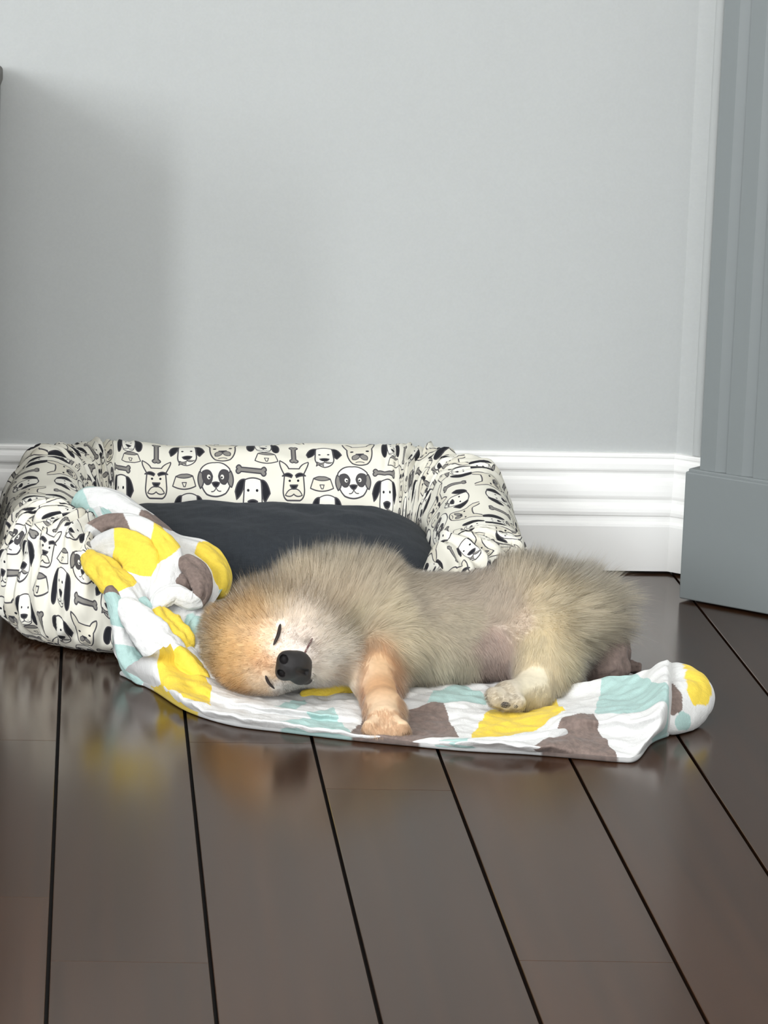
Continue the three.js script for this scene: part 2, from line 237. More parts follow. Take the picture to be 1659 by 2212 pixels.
{
  // plan of the ring: a rounded rectangle, walked from the middle of the front side
  const x0 = -0.047, x1 = 0.462, z0 = 0.072, z1 = 0.432, R = 0.085, segs = [];
  const arc = (cx, cz, a0) => { for (let k = 0; k <= 16; k++) { const a = a0 + k / 16 * Math.PI / 2; segs.push([cx + Math.cos(a) * R, cz + Math.sin(a) * R]); } };
  const mid = (x0 + x1) / 2; segs.push([mid, z1]);
  const line = (ax, az, bx, bz, n) => { for (let k = 1; k < n; k++) segs.push([mixn(ax, bx, k / n), mixn(az, bz, k / n)]); };
  line(mid, z1, x0 + R, z1, 8); arc(x0 + R, z1 - R, Math.PI / 2); line(x0, z1 - R, x0, z0 + R, 10); arc(x0 + R, z0 + R, Math.PI); line(x0 + R, z0, x1 - R, z0, 16); arc(x1 - R, z0 + R, Math.PI * 1.5); line(x1, z0 + R, x1, z1 - R, 10); arc(x1 - R, z1 - R, 0); line(x1 - R, z1, mid, z1, 8); segs.push([mid, z1]);
  const curve = new THREE.CatmullRomCurve3(segs.map(([x, z]) => new THREE.Vector3(x, 0, z)), false, 'centripetal'), L = curve.getLength();
  const NU = 620, NV = 72, pts = curve.getSpacedPoints(NU), tan = pts.map((p, i) => { const a = pts[Math.max(0, i - 1)], b = pts[Math.min(NU, i + 1)]; return b.clone().sub(a).normalize(); });
  const bend = pts.map((p, i) => { const a = tan[(i - 4 + NU) % NU], b = tan[(i + 4) % NU]; return clamp(a.angleTo(b) / (8 * L / NU) * R); });
  const bendS = bend.map((_, i) => { let s = 0; for (let k = -9; k <= 9; k++) s += bend[(i + k + NU) % NU]; return s / 19; });
  const cloth0 = [0]; for (let i = 1; i <= NU; i++) cloth0.push(cloth0[i - 1] + L / NU * (1 + 1.5 * bendS[i % NU]));
  const along = (u) => cloth0[Math.round(u * NU)];
  const height = (x, z) => mixn(0.172, mixn(0.142, 0.152, smooth(0.3, 0.1, x)), smooth(0.1, 0.34, z)) - smooth(0.215, 0.14, Math.abs(x - mid + 0.005)) * smooth(0.36, 0.42, z) * 0.088 - smooth(0.3, 0.4, x) * smooth(0.12, 0.36, z) * 0.012;
  const half = NV / 2;
  const geo = gridSurface(NU, NV, (u, v) => {
    const i = Math.round(u * NU), p = pts[i], t = tan[i], out = new THREE.Vector3(t.z, 0, -t.x);        // away from or into the bed
    const s = v * 2 * Math.PI;                     // v = 0 bottom, rising inside first
    const h = height(p.x, p.z), w = 0.056;
    const cs = Math.sin(s), cu = -Math.cos(s), ex = 0.78;
    let a = Math.sign(cs) * Math.pow(Math.abs(cs), ex), b = Math.sign(cu) * Math.pow(Math.abs(cu), 0.86);
    let W = w * (1 - 0.1 * b), o = a * W, y = h * 0.5 + b * h * 0.5;
    // gathers at the corners, soft lumps elsewhere
    const q = u * L, wr = bendS[i], puff = noise(q * 9, Math.sin(s) * 1.1, Math.cos(s) * 1.1) * 0.0035;
    const crease = (Math.sin(q * 330 + Math.sin(s) * 2 + noise(q * 20, s, 1) * 2.4) * 0.6 + noise(q * 95, s * 1.2, 5)) * 0.0048 * wr * smooth(-0.5, 0.3, a * 0.6 + b * 0.5 + 0.2);
    const d = puff + crease; o += a * d * 1.3; y += Math.max(0, b) * d * 1.2 + (b > -0.6 ? 0 : 0);
    return [p.x + out.x * o - 0.21, Math.max(0.002, y), p.z + out.z * o - 0.25];
  }, { closeV: true, uv: (u, v) => { const s = v <= 0.5 ? v : 1 - v, q = along(u), a = s * 2; return [(v <= 0.5 ? q : -q) / 0.168 + (v > 0.5 ? 0.31 : 0.05), (a - 0.5) * 0.215 / 0.119 + 0.04]; } });
  { // split the uv where the two panels meet along the top: rebuild without shared vertices there
    const g2 = geo.toNonIndexed(); const uvA = g2.attributes.uv, src = geo.index.array; const rows = NV + 1;
    for (let f = 0; f < src.length; f += 3) { let maxJ = 0; for (let k = 0; k < 3; k++) maxJ = Math.max(maxJ, src[f + k] % rows); if (maxJ > half) for (let k = 0; k < 3; k++) { const j = src[f + k] % rows; if (j <= half) { const i = Math.floor(src[f + k] / rows); uvA.setXY(f + k, -cloth0[i] / 0.168 + 0.31, 0.5 * 0.215 / 0.119 + 0.04); } } }
    geo.copy(g2);
  }
  const print = printTexture();
  mesh('bolster', geo, new THREE.MeshPhysicalMaterial({ map: print, bumpMap: weave, bumpScale: 0.0003, roughness: 0.85 }), bed);
  const top = (x, z) => { const a = (x - 0.207) / 0.215, b = (z - 0.262) / 0.152, e = Math.max(0, 1 - Math.pow(Math.abs(a), 4)) * Math.max(0, 1 - Math.pow(Math.abs(b), 4)); return 0.05 + 0.075 * Math.pow(e, 0.45) - 0.01 * smooth(0.2, 0.4, z) + noise(x * 12, z * 12, 3) * 0.003 * e + noise(x * 40, z * 40, 9) * 0.0006; };
  const cushion = gridSurface(120, 90, (u, v) => { const x = mixn(-0.008, 0.422, u), z = mixn(0.11, 0.414, v); return [x - 0.21, top(x, z), z - 0.25]; }, { uv: (u, v) => [u * 0.43, v * 0.3] });
  const under = gridSurface(8, 8, (u, v) => [mixn(-0.008, 0.422, 1 - u) - 0.21, 0.046, mixn(0.11, 0.414, v) - 0.25]);
  const felt = dataTexture(512, 512, (u, v) => { const n = tileNoise(u, v, 22) * 5 + tileNoise(u, v, 90) * 5 + (rnd() - 0.5) * 8; return [40 + n, 45 + n, 51 + n]; }); felt.repeat.set(5, 5);
  mesh('cushion', mergeGeometries([cushion, under]), new THREE.MeshPhysicalMaterial({ map: felt, bumpMap: weave, bumpScale: 0.0006, roughness: 0.95, sheen: 0.3, sheenColor: rgb(110, 115, 125), sheenRoughness: 0.6, side: THREE.DoubleSide }), bed);
}

// ---------------------------------------------------------------- blanket
const WHITE = rgb(229, 229, 228), YELLOW = rgb(242, 212, 78), AQUA = rgb(176, 206, 202), TAUPE = rgb(128, 112, 105), SILVER = rgb(208, 208, 207);
const plush = dataTexture(512, 512, (u, v) => { const n = 128 + tileNoise(u, v, 40) * 40 + tileNoise(u, v, 120) * 55 + (rnd() - 0.5) * 70; return [n, n, n]; }, false); plush.repeat.set(8, 8);
const plushTone = dataTexture(512, 512, (u, v) => { const n = 247 + tileNoise(u, v, 30) * 5 + tileNoise(u, v, 110) * 6 + (rnd() - 0.5) * 8; return [n, n, n]; }); plushTone.repeat.set(8, 8);
const cloth = new THREE.MeshPhysicalMaterial({ vertexColors: true, map: plushTone, bumpMap: plush, bumpScale: 0.0007, roughness: 0.95, sheen: 0.3, sheenColor: new THREE.Color(1, 1, 1), sheenRoughness: 0.5, side: THREE.DoubleSide });
const blanket = group('baby_blanket', { label: 'plush blanket with yellow, aqua and taupe triangles under the dog', category: 'blanket' });
// printed patches of the part that lies on the floor, as outlines in plan
const PATCHES = [
  [YELLOW, [[0.0710,0.5981], [0.0965,0.5765], [0.1223,0.6073], [0.1359,0.6505], [0.1321,0.7245], [0.1052,0.6982], [0.0842,0.6458]]],
  [AQUA, [[0.1989,0.7191], [0.2343,0.6568], [0.2392,0.6795], [0.2229,0.7234]]],
  [AQUA, [[0.2007,0.7737], [0.2604,0.7121], [0.2735,0.8031], [0.2192,0.7866]]],
  [TAUPE, [[0.2712,0.8032], [0.2923,0.7381], [0.3177,0.6904], [0.3797,0.6814], [0.3842,0.8135], [0.3321,0.8228]]],
  [SILVER, [[0.3390,0.6702], [0.3741,0.6396], [0.3663,0.6914], [0.3362,0.7006]]],
  [AQUA, [[0.3747,0.6337], [0.4102,0.6044], [0.4334,0.6613], [0.4255,0.6864], [0.3626,0.6898]]],
  [YELLOW, [[0.4279,0.6994], [0.5013,0.6498], [0.5019,0.7397], [0.4614,0.7849], [0.3894,0.8168]]],
  [AQUA, [[0.3597,0.8393], [0.4005,0.8374], [0.3932,0.8436], [0.3516,0.8389]]],
  [TAUPE, [[0.4912,0.7802], [0.5239,0.7697], [0.5364,0.8768], [0.4516,0.8610], [0.4688,0.8339]]],
  [AQUA, [[0.5557,0.6277], [0.5851,0.6592], [0.6041,0.7537], [0.5978,0.7971], [0.5602,0.7915], [0.5268,0.7696]]],
];
const heather = (c, x, y, z) => { if (c !== TAUPE) return c; const n = 1 + 0.16 * noise(x * 110, y * 110, z * 110) + 0.14 * noise(x * 260, y * 260, z * 260); return { r: c.r * n, g: c.g * n, b: c.b * n }; };   // the brown pile is mottled
const inside = (x, z, poly) => { let c = false; for (let i = 0, j = poly.length - 1; i < poly.length; j = i++) { const [xi, zi] = poly[i], [xj, zj] = poly[j]; if ((zi > z) !== (zj > z) && x < (xj - xi) * (z - zi) / (zj - zi) + xi) c = !c; } return c; };
const SHEET = [
  [[0.0416,0.004,0.5498], [0.0475,0.02,0.5874], [0.0595,0.035,0.6152], [0.0737,0.05,0.6434], [0.0944,0.05,0.6013], [0.1221,0.04,0.5171]],
  [[0.075,0.003,0.6119], [0.0817,0.018,0.6414], [0.094,0.026,0.6381], [0.1097,0.026,0.6073], [0.1253,0.028,0.5839], [0.142,0.03,0.5391]],
  [[0.1101,0.003,0.6979], [0.1127,0.016,0.7181], [0.1206,0.012,0.6667], [0.1304,0.02,0.6619], [0.1442,0.018,0.6241], [0.1608,0.02,0.581]],
  [[0.1542,0.003,0.7507], [0.1535,0.014,0.762], [0.1584,0.007,0.7064], [0.1617,0.014,0.7043], [0.1678,0.009,0.6567], [0.1806,0.008,0.5936]],
  [[0.2103,0.003,0.7764], [0.2097,0.013,0.7824], [0.2129,0.006,0.7294], [0.2136,0.014,0.7313], [0.2193,0.006,0.6617], [0.2267,0.005,0.5795]],
  [[0.2727,0.003,0.8014], [0.2724,0.01,0.802], [0.275,0.005,0.7516], [0.2748,0.012,0.739], [0.2803,0.006,0.6699], [0.2874,0.005,0.5762]],
  [[0.3301,0.003,0.8194], [0.3304,0.008,0.8146], [0.335,0.005,0.7664], [0.3405,0.005,0.7079], [0.3436,0.011,0.6737], [0.3552,0.005,0.5523]],
  [[0.3847,0.003,0.8355], [0.3835,0.013,0.8436], [0.3891,0.005,0.7955], [0.3957,0.006,0.7362], [0.4011,0.011,0.6858], [0.4119,0.01,0.5884]],
  [[0.4444,0.003,0.8444], [0.4419,0.016,0.8598], [0.451,0.006,0.7924], [0.4577,0.008,0.7402], [0.466,0.006,0.6768], [0.4788,0.008,0.5771]],
  [[0.4939,0.003,0.8572], [0.4941,0.012,0.8532], [0.4987,0.014,0.8046], [0.4995,0.022,0.7802], [0.5121,0.012,0.6778], [0.5141,0.02,0.6446]],
  [[0.5363,0.003,0.8685], [0.5383,0.009,0.8454], [0.5428,0.012,0.7951], [0.5401,0.026,0.7927], [0.5545,0.02,0.6866], [0.5533,0.03,0.6437]],
  [[0.5544,0.004,0.8626], [0.5623,0.014,0.8482], [0.5681,0.018,0.8119], [0.5691,0.034,0.8151], [0.5838,0.03,0.7132], [0.5846,0.04,0.6609]],
  [[0.5793,0.004,0.7996], [0.5835,0.018,0.8181], [0.589,0.03,0.8154], [0.5963,0.042,0.7946], [0.604,0.05,0.7502], [0.6155,0.056,0.6762]],
  [[0.602,0.002,0.7702], [0.6084,0.008,0.7594], [0.6139,0.012,0.7374], [0.6233,0.014,0.6887], [0.6308,0.02,0.644], [0.6394,0.03,0.6091]],
];
{
  const at = (u, v) => { const rails = []; for (let k = 0; k < 6; k++) rails.push(spline(SHEET.map((s) => s[k]), u)); return spline(rails, v); };
  const surf = (u, v) => { const p = at(u, v), e = smooth(0, 0.08, v); p[1] = Math.max(0.0015, p[1] + e * (noise(p[0] * 26, p[2] * 34, 4) * 0.0022 + noise(p[0] * 60, p[2] * 70, 14) * 0.0008)); return p; };
  const color = (u, v, p) => { const w = 0.0016, x = p[0] + noise(p[0] * 30, p[2] * 30, 1) * w, z = p[2] + noise(p[0] * 30, p[2] * 30, 6) * w; for (let k = PATCHES.length - 1; k >= 0; k--) if (inside(x, z, PATCHES[k][1])) return heather(PATCHES[k][0], p[0], 0, p[2]); return WHITE; };
  mesh('sheet', gridSurface(720, 230, surf, { color, uv: (u, v, p) => [p[0], p[2]] }), cloth, blanket);
  const hem = []; for (let k = 0; k <= 90; k++) hem.push(V(surf(k / 90, 0)).setY(0.003));
  const c = new THREE.CatmullRomCurve3(hem), g = new THREE.TubeGeometry(c, 260, 0.0026, 8), col = []; for (let i = 0; i < g.attributes.position.count; i++) { const p = g.attributes.position, k = color(0, 0, [p.getX(i), 0, p.getZ(i) - 0.004]); col.push(k.r, k.g, k.b); } g.setAttribute('color', new THREE.Float32BufferAttribute(col, 3));
  mesh('hem', g, cloth, blanket);
}
// rolled and bunched folds: centre line, radii along it, flattening, print along it
let foldCount = 0;
function fold(points, radii, bands, flat = 0.8, wob = 1, patches = null) {
  const id = ++foldCount, nu = Math.max(110, points.length * 46), nv = 84, rad = radii.map((r) => [r]);
  const centre = (t) => V(spline(points, t));
  const g = gridSurface(nu, nv, (u, v) => {
    const c = centre(u), t = centre(Math.min(1, u + 0.01)).sub(centre(Math.max(0, u - 0.01))).normalize();
    const side = new THREE.Vector3(0, 0.25, 1).cross(t).normalize(), face = t.clone().cross(side).normalize();
    const a = v * 2 * Math.PI, cap = Math.sqrt(clamp(1 - Math.pow(Math.abs(u * 2 - 1), 14)));
    let r = spline(rad, u)[0] * cap; r *= 1 + wob * (0.1 * noise(u * 5 + id * 7, Math.cos(a) * 0.9, Math.sin(a) * 0.9) + 0.04 * noise(u * 14, Math.cos(a) * 2 + id, Math.sin(a) * 2));
    const tw = id * 1.7 + u * 2.2; r *= 1 + wob * (0.17 * Math.cos(2 * a + tw) + 0.11 * Math.cos(3 * a - tw * 1.3) + 0.05 * Math.cos(7 * a + u * 9 + id) * (0.5 + 0.5 * noise(u * 4, id, 0)));
    const q = c.addScaledVector(side, Math.cos(a) * r).addScaledVector(face, Math.sin(a) * r * flat); q.y = Math.max(q.y, 0.0012);
    return q.toArray();
  }, { closeV: true, uv: (u, v) => [u * 0.14, v * 0.1], color: (u, v, p) => { const t = u + 0.045 * Math.sin(v * 6.28 + id) + 0.008 * noise(p[0] * 30, p[1] * 30, p[2] * 30); let k = bands[0][1]; for (const [s, c] of bands) if (t >= s) k = c; if (patches) for (const [q, r, c] of patches) if (Math.hypot(p[0] - q[0], p[1] - q[1], (p[2] - q[2]) * 0.12) < r * (1 + 0.15 * noise(p[0] * 60, p[1] * 60, p[2] * 60))) k = c; return heather(k, ...p); } });
  mesh('fold' + (id > 1 ? '_' + String(id - 1).padStart(3, '0') : ''), g, cloth, blanket);
}
{ // the cloth that hangs over the bed's edge, behind the folds
  const H = [
    [[-0.0133,0.1298,0.33], [0.0026,0.1464,0.33], [0.0212,0.1514,0.34], [0.0504,0.1423,0.36]],
    [[-0.0075,0.1181,0.39], [0.0187,0.1287,0.4], [0.0553,0.1313,0.41], [0.0921,0.1265,0.41]],
    [[0.006,0.1069,0.46], [0.0394,0.1107,0.475], [0.0859,0.1102,0.47], [0.1407,0.1145,0.45]],
    [[0.0202,0.0818,0.5], [0.0549,0.0806,0.515], [0.1009,0.0853,0.51], [0.1556,0.0923,0.48]],
    [[0.0298,0.0499,0.52], [0.0602,0.05,0.54], [0.1005,0.0582,0.55], [0.1389,0.0696,0.53]],
    [[0.0338,0.0183,0.53], [0.063,0.021,0.56], [0.1053,0.0293,0.58], [0.1382,0.0377,0.57]],
    [[0.0556,0,0.57], [0.0802,0.0056,0.6], [0.1145,0.0139,0.62], [0.1593,0.0146,0.62]],
  ];
  mesh('draped_cloth', gridSurface(110, 90, (u, v) => { const p = spline(H.map((r) => r).map((r) => spline(r, v)), u); p[2] += noise(u * 5 + v * 3, v * 9, 2) * 0.006; p[1] = Math.max(0.002, p[1]); return p; }, { color: (u, v) => (noise(u * 4, v * 4, 3) > 0.55 ? AQUA : WHITE), uv: (u, v) => [u * 0.3, v * 0.2] }), cloth, blanket);
}
fold([[-0.0107,0.1301,0.31], [0.0025,0.1487,0.32], [0.0318,0.1499,0.34], [0.0636,0.1381,0.37], [0.0948,0.1201,0.41], [0.1311,0.11,0.43], [0.1496,0.093,0.46], [0.1479,0.0761,0.49]], [.014, .018, .017, .015, .016, .019, .017, .012], [[0, AQUA], [.2, WHITE], [.47, TAUPE], [.58, WHITE], [.74, YELLOW]]);
fold([[0.0001,0.1124,0.42], [0.0071,0.1317,0.42], [0.0288,0.1437,0.43], [0.0577,0.1452,0.45], [0.0819,0.1329,0.47], [0.0926,0.1163,0.49], [0.0864,0.0945,0.51], [0.0764,0.0716,0.52]], [.010, .013, .013, .014, .014, .014, .013, .010], [[0, SILVER], [.2, TAUPE], [.39, WHITE], [.52, YELLOW], [.7, WHITE]]);
fold([[0.0074,0.1126,0.45], [0.029,0.1236,0.46], [0.0537,0.1209,0.475], [0.064,0.1054,0.49], [0.0601,0.0836,0.505], [0.0664,0.0609,0.52]], [.010, .016, .018, .018, .014, .010], [[0, SILVER], [.22, YELLOW], [.64, WHITE]]);
fold([[-0.0009,0.1179,0.46], [0.0137,0.1099,0.485], [0.0333,0.0959,0.51], [0.0523,0.0797,0.525], [0.0693,0.0553,0.54]], [.006, .014, .016, .014, .010], [[0, YELLOW], [.62, WHITE]]);
fold([[0.0271,0.0928,0.52], [0.0355,0.0745,0.535], [0.0409,0.0457,0.545], [0.0504,0.0183,0.56], [0.0695,0.0031,0.585], [0.0904,-0.003,0.6]], [.010, .012, .012, .014, .013, .008], [[0, TAUPE], [.12, AQUA], [.36, WHITE], [.5, AQUA], [.85, WHITE]]);
fold([[0.0384,0.0808,0.535], [0.0587,0.0626,0.56], [0.0824,0.0416,0.585], [0.1071,0.0267,0.61], [0.1341,0.0127,0.63]], [.010, .017, .019, .016, .010], [[0, WHITE], [.7, YELLOW]]);
fold([[0.0598,0.0815,0.53], [0.0711,0.0644,0.545], [0.0827,0.05,0.56]], [.008, .010, .007], [[0, AQUA]]);
fold([[0.0811,0.0753,0.54], [0.086,0.063,0.56], [0.1,0.0487,0.575], [0.1089,0.0332,0.595], [0.1295,0.02,0.615], [0.159,0.009,0.63]], [.009, .016, .017, .014, .013, .009], [[0, WHITE], [.07, YELLOW], [.6, WHITE]]);
fold([[0.0785,0.0569,0.535], [0.0816,0.0794,0.535], [0.0982,0.089,0.535], [0.1166,0.0819,0.535], [0.1278,0.0903,0.53], [0.1235,0.1066,0.51], [0.1069,0.1208,0.49]], [.007, .011, .012, .011, .011, .013, .010], [[0, WHITE], [.55, TAUPE]]);
fold([[0.1104,0.1128,0.48], [0.1152,0.1016,0.5], [0.1068,0.0907,0.515]], [.010, .013, .010], [[0, TAUPE]]);
fold([[0.127,0.064,0.54], [0.1257,0.048,0.56], [0.1341,0.0297,0.59], [0.1556,0.0142,0.615], [0.1815,0.0062,0.63]], [.010, .012, .012, .010, .006], [[0, AQUA], [.3, WHITE]]);
fold([[0.2317,0.006,0.6458], [0.2555,0.008,0.6366], [0.2784,0.012,0.6271], [0.2974,0.01,0.6263]], [.005, .007, .010, .009], [[0, YELLOW]], 0.7);
fold([[0.3506,0.004,0.8253], [0.3849,0.007,0.8325], [0.4271,0.008,0.8321], [0.4656,0.01,0.8234], [0.4939,0.014,0.8048]], [.004, .0065, .0075, .008, .004], [[0, WHITE], [.1, AQUA], [.32, WHITE]], 0.9, 0.6);
// curled right end
fold([[0.6193,0.034,0.6495], [0.6307,0.032,0.6801], [0.6344,0.026,0.7105], [0.6197,0.018,0.7409], [0.5994,0.013,0.7708]], [.016, .022, .0245, .021, .012], [[0, WHITE]], 0.85, 0.3, [[[0.6427,0.04,0.7061], .015, YELLOW], [[0.6087,0.035,0.7604], .0115, TAUPE], [[0.6189,0.015,0.7627], .010, AQUA]]);
// brown folds behind the tail
fold([[0.5475,0.02,0.5592], [0.5651,0.03,0.5667], [0.5846,0.035,0.5441], [0.5953,0.012,0.5252]], [.018, .026, .018, .010], [[0, TAUPE]], 0.8);
fold([[0.5613,0.012,0.5638], [0.5966,0.01,0.5174], [0.6166,0.008,0.5208]], [.008, .009, .006], [[0, TAUPE]], 0.6);

// ---------------------------------------------------------------- dog
const smin = (a, b, k) => { const h = Math.max(k - Math.abs(a - b), 0) / k; return Math.min(a, b) - h * h * k * 0.25; };
// bones: two joints with a radius each
const BONES = [
  [[0.1802,0.0594,0.63], .044, [0.1947,0.0624,0.635], .043],              // skull
  [[0.1625,0.0605,0.615], .026, [0.1801,0.0609,0.63], .040],              // crown
  [[0.1816,0.0431,0.64], .034, [0.1984,0.0438,0.668], .027],              // lower cheek, resting on the blanket
  [[0.2006,0.0598,0.665], .031, [0.2227,0.0587,0.705], .0225],             // muzzle
  [[0.2262,0.0539,0.65], .030, [0.2461,0.0532,0.69], .0185],             // jaw
  [[0.2075,0.0677,0.625], .042, [0.2536,0.0751,0.6], .050],              // cheek to neck
  [[0.2327,0.0788,0.652], .032, [0.2612,0.0546,0.655], .029],              // cheek and chin
  [[0.2539,0.0739,0.595], .052, [0.3108,0.0662,0.575], .058],              // neck to chest
  [[0.3108,0.0662,0.575], .060, [0.3937,0.0558,0.555], .055],              // chest
  [[0.3937,0.0558,0.555], .055, [0.4751,0.061,0.55], .057],             // belly
  [[0.475,0.0636,0.55], .057, [0.5253,0.0607,0.535], .048],            // hips
  [[0.3159,0.0502,0.61], .036, [0.3104,0.0275,0.665], .022],              // upper arm
  [[0.3104,0.0275,0.665], .022, [0.3116,0.0196,0.745], .0165],             // forearm
  [[0.3113,0.0204,0.748], .0165, [0.3098,0.0147,0.778], .0185],            // wrist to paw
  [[0.3035,0.0424,0.6], .026, [0.3014,0.0371,0.64], .018],              // other elbow, tucked under the chin
  [[0.5041,0.0726,0.575], .044, [0.4922,0.0386,0.625], .030],            // thigh
  [[0.4922,0.0386,0.625], .030, [0.4761,0.0195,0.67], .018],            // shank
  [[0.4759,0.019,0.672], .017, [0.4467,0.023,0.7], .0165],           // hind paw
  [[0.5308,0.0674,0.53], .028, [0.5586,0.0814,0.51], .014],            // tail root
  [[0.5586,0.0814,0.51], .014, [0.5848,0.0813,0.49], .006],            // tail
  [[0.1478,0.0736,0.6], .016, [0.1327,0.0579,0.585], .006],              // ear
  ...[[-34, 6, .0088], [-13, 17, .0098], [12, 17, .0098], [32, 5, .0088]].map(([dx, dy, r]) => [[0.3096,0.0163,0.78], .010, [[0.3096,0.0163,0.78][0] + dx / 2080, [0.3096,0.0163,0.78][1] - dy / 2080, 0.8], r]),   // front toes
  ...[[-36, -12, .008], [-29, 1, .0085], [-6, 6, .009], [17, 5, .0085]].map(([dx, dy, r]) => [[0.4467,0.023,0.7], .010, [[0.4467,0.023,0.7][0] + dx / 2040, [0.4467,0.023,0.7][1] - dy / 2040, 0.716], r]),    // hind toes
].map(([a, ra, b, rb]) => { const d = [b[0] - a[0], b[1] - a[1], b[2] - a[2]]; return { a, d, l2: d[0] * d[0] + d[1] * d[1] + d[2] * d[2], ra, rb }; });
const boneDistance = (o, x, y, z) => { const px = x - o.a[0], py = y - o.a[1], pz = z - o.a[2], t = clamp((px * o.d[0] + py * o.d[1] + pz * o.d[2]) / o.l2); return Math.hypot(px - o.d[0] * t, py - o.d[1] * t, pz - o.d[2] * t) - mixn(o.ra, o.rb, t); };
const skin = (x, y, z) => { let d = 1; for (let i = 0; i < BONES.length; i++) { const o = BONES[i]; d = smin(d, boneDistance(o, x, y, z), Math.min(o.ra, o.rb) < 0.0105 ? 0.003 : o.ra > 0.03 ? 0.026 : 0.018); } return Math.max(d, 0.0035 - y); };
function surfaceNets(f, lo, hi, cell) {                     // a closed, smooth mesh of f = 0
  const n = lo.map((v, k) => Math.ceil((hi[k] - v) / cell) + 1), val = new Float32Array(n[0] * n[1] * n[2]), id = (i, j, k) => (k * n[1] + j) * n[0] + i;
  for (let k = 0; k < n[2]; k++) for (let j = 0; j < n[1]; j++) for (let i = 0; i < n[0]; i++) val[id(i, j, k)] = f(lo[0] + i * cell, lo[1] + j * cell, lo[2] + k * cell);
  const vert = new Int32Array(val.length).fill(-1), pos = [], idx = [], corner = [[0, 0, 0], [1, 0, 0], [0, 1, 0], [1, 1, 0], [0, 0, 1], [1, 0, 1], [0, 1, 1], [1, 1, 1]], edges = [[0, 1], [2, 3], [4, 5], [6, 7], [0, 2], [1, 3], [4, 6], [5, 7], [0, 4], [1, 5], [2, 6], [3, 7]];
  for (let k = 0; k < n[2] - 1; k++) for (let j = 0; j < n[1] - 1; j++) for (let i = 0; i < n[0] - 1; i++) {
    const v = corner.map(([a, b, c]) => val[id(i + a, j + b, k + c)]); let s = 0; for (const x of v) if (x < 0) s++;
    if (!s || s === 8) continue;
    let c = 0, x = 0, y = 0, z = 0;
    for (const [a, b] of edges) if ((v[a] < 0) !== (v[b] < 0)) { const t = v[a] / (v[a] - v[b]), A = corner[a], B = corner[b]; x += A[0] + (B[0] - A[0]) * t; y += A[1] + (B[1] - A[1]) * t; z += A[2] + (B[2] - A[2]) * t; c++; }
    vert[id(i, j, k)] = pos.length / 3; pos.push(lo[0] + (i + x / c) * cell, lo[1] + (j + y / c) * cell, lo[2] + (k + z / c) * cell);
  }
  const quad = (a, b, c, d, flip) => { if (a < 0 || b < 0 || c < 0 || d < 0) return; if (flip) idx.push(a, c, b, a, d, c); else idx.push(a, b, c, a, c, d); };
  for (let k = 1; k < n[2] - 1; k++) for (let j = 1; j < n[1] - 1; j++) for (let i = 1; i < n[0] - 1; i++) {
    const s = val[id(i, j, k)] < 0;
    if (s !== val[id(i + 1, j, k)] < 0) quad(vert[id(i, j - 1, k - 1)], vert[id(i, j, k - 1)], vert[id(i, j, k)], vert[id(i, j - 1, k)], !s);
    if (s !== val[id(i, j + 1, k)] < 0) quad(vert[id(i - 1, j, k - 1)], vert[id(i - 1, j, k)], vert[id(i, j, k)], vert[id(i, j, k - 1)], !s);
    if (s !== val[id(i, j, k + 1)] < 0) quad(vert[id(i - 1, j - 1, k)], vert[id(i, j - 1, k)], vert[id(i, j, k)], vert[id(i - 1, j, k)], !s);
  }
  const g = new THREE.BufferGeometry(); g.setAttribute('position', new THREE.Float32BufferAttribute(pos, 3)); g.setIndex(idx);
  const nn = [], e = cell * 0.6; for (let i = 0; i < pos.length; i += 3) { const [x, y, z] = [pos[i], pos[i + 1], pos[i + 2]], v = new THREE.Vector3(f(x + e, y, z) - f(x - e, y, z), f(x, y + e, z) - f(x, y - e, z), f(x, y, z + e) - f(x, y, z - e)).normalize(); nn.push(v.x, v.y, v.z); }
  g.setAttribute('normal', new THREE.Float32BufferAttribute(nn, 3)); g.setAttribute('uv', new THREE.Float32BufferAttribute(pos.flatMap((_, i) => (i % 3 === 0 ? [pos[i] * 8, pos[i + 1] * 8] : [])), 2)); return g;
}
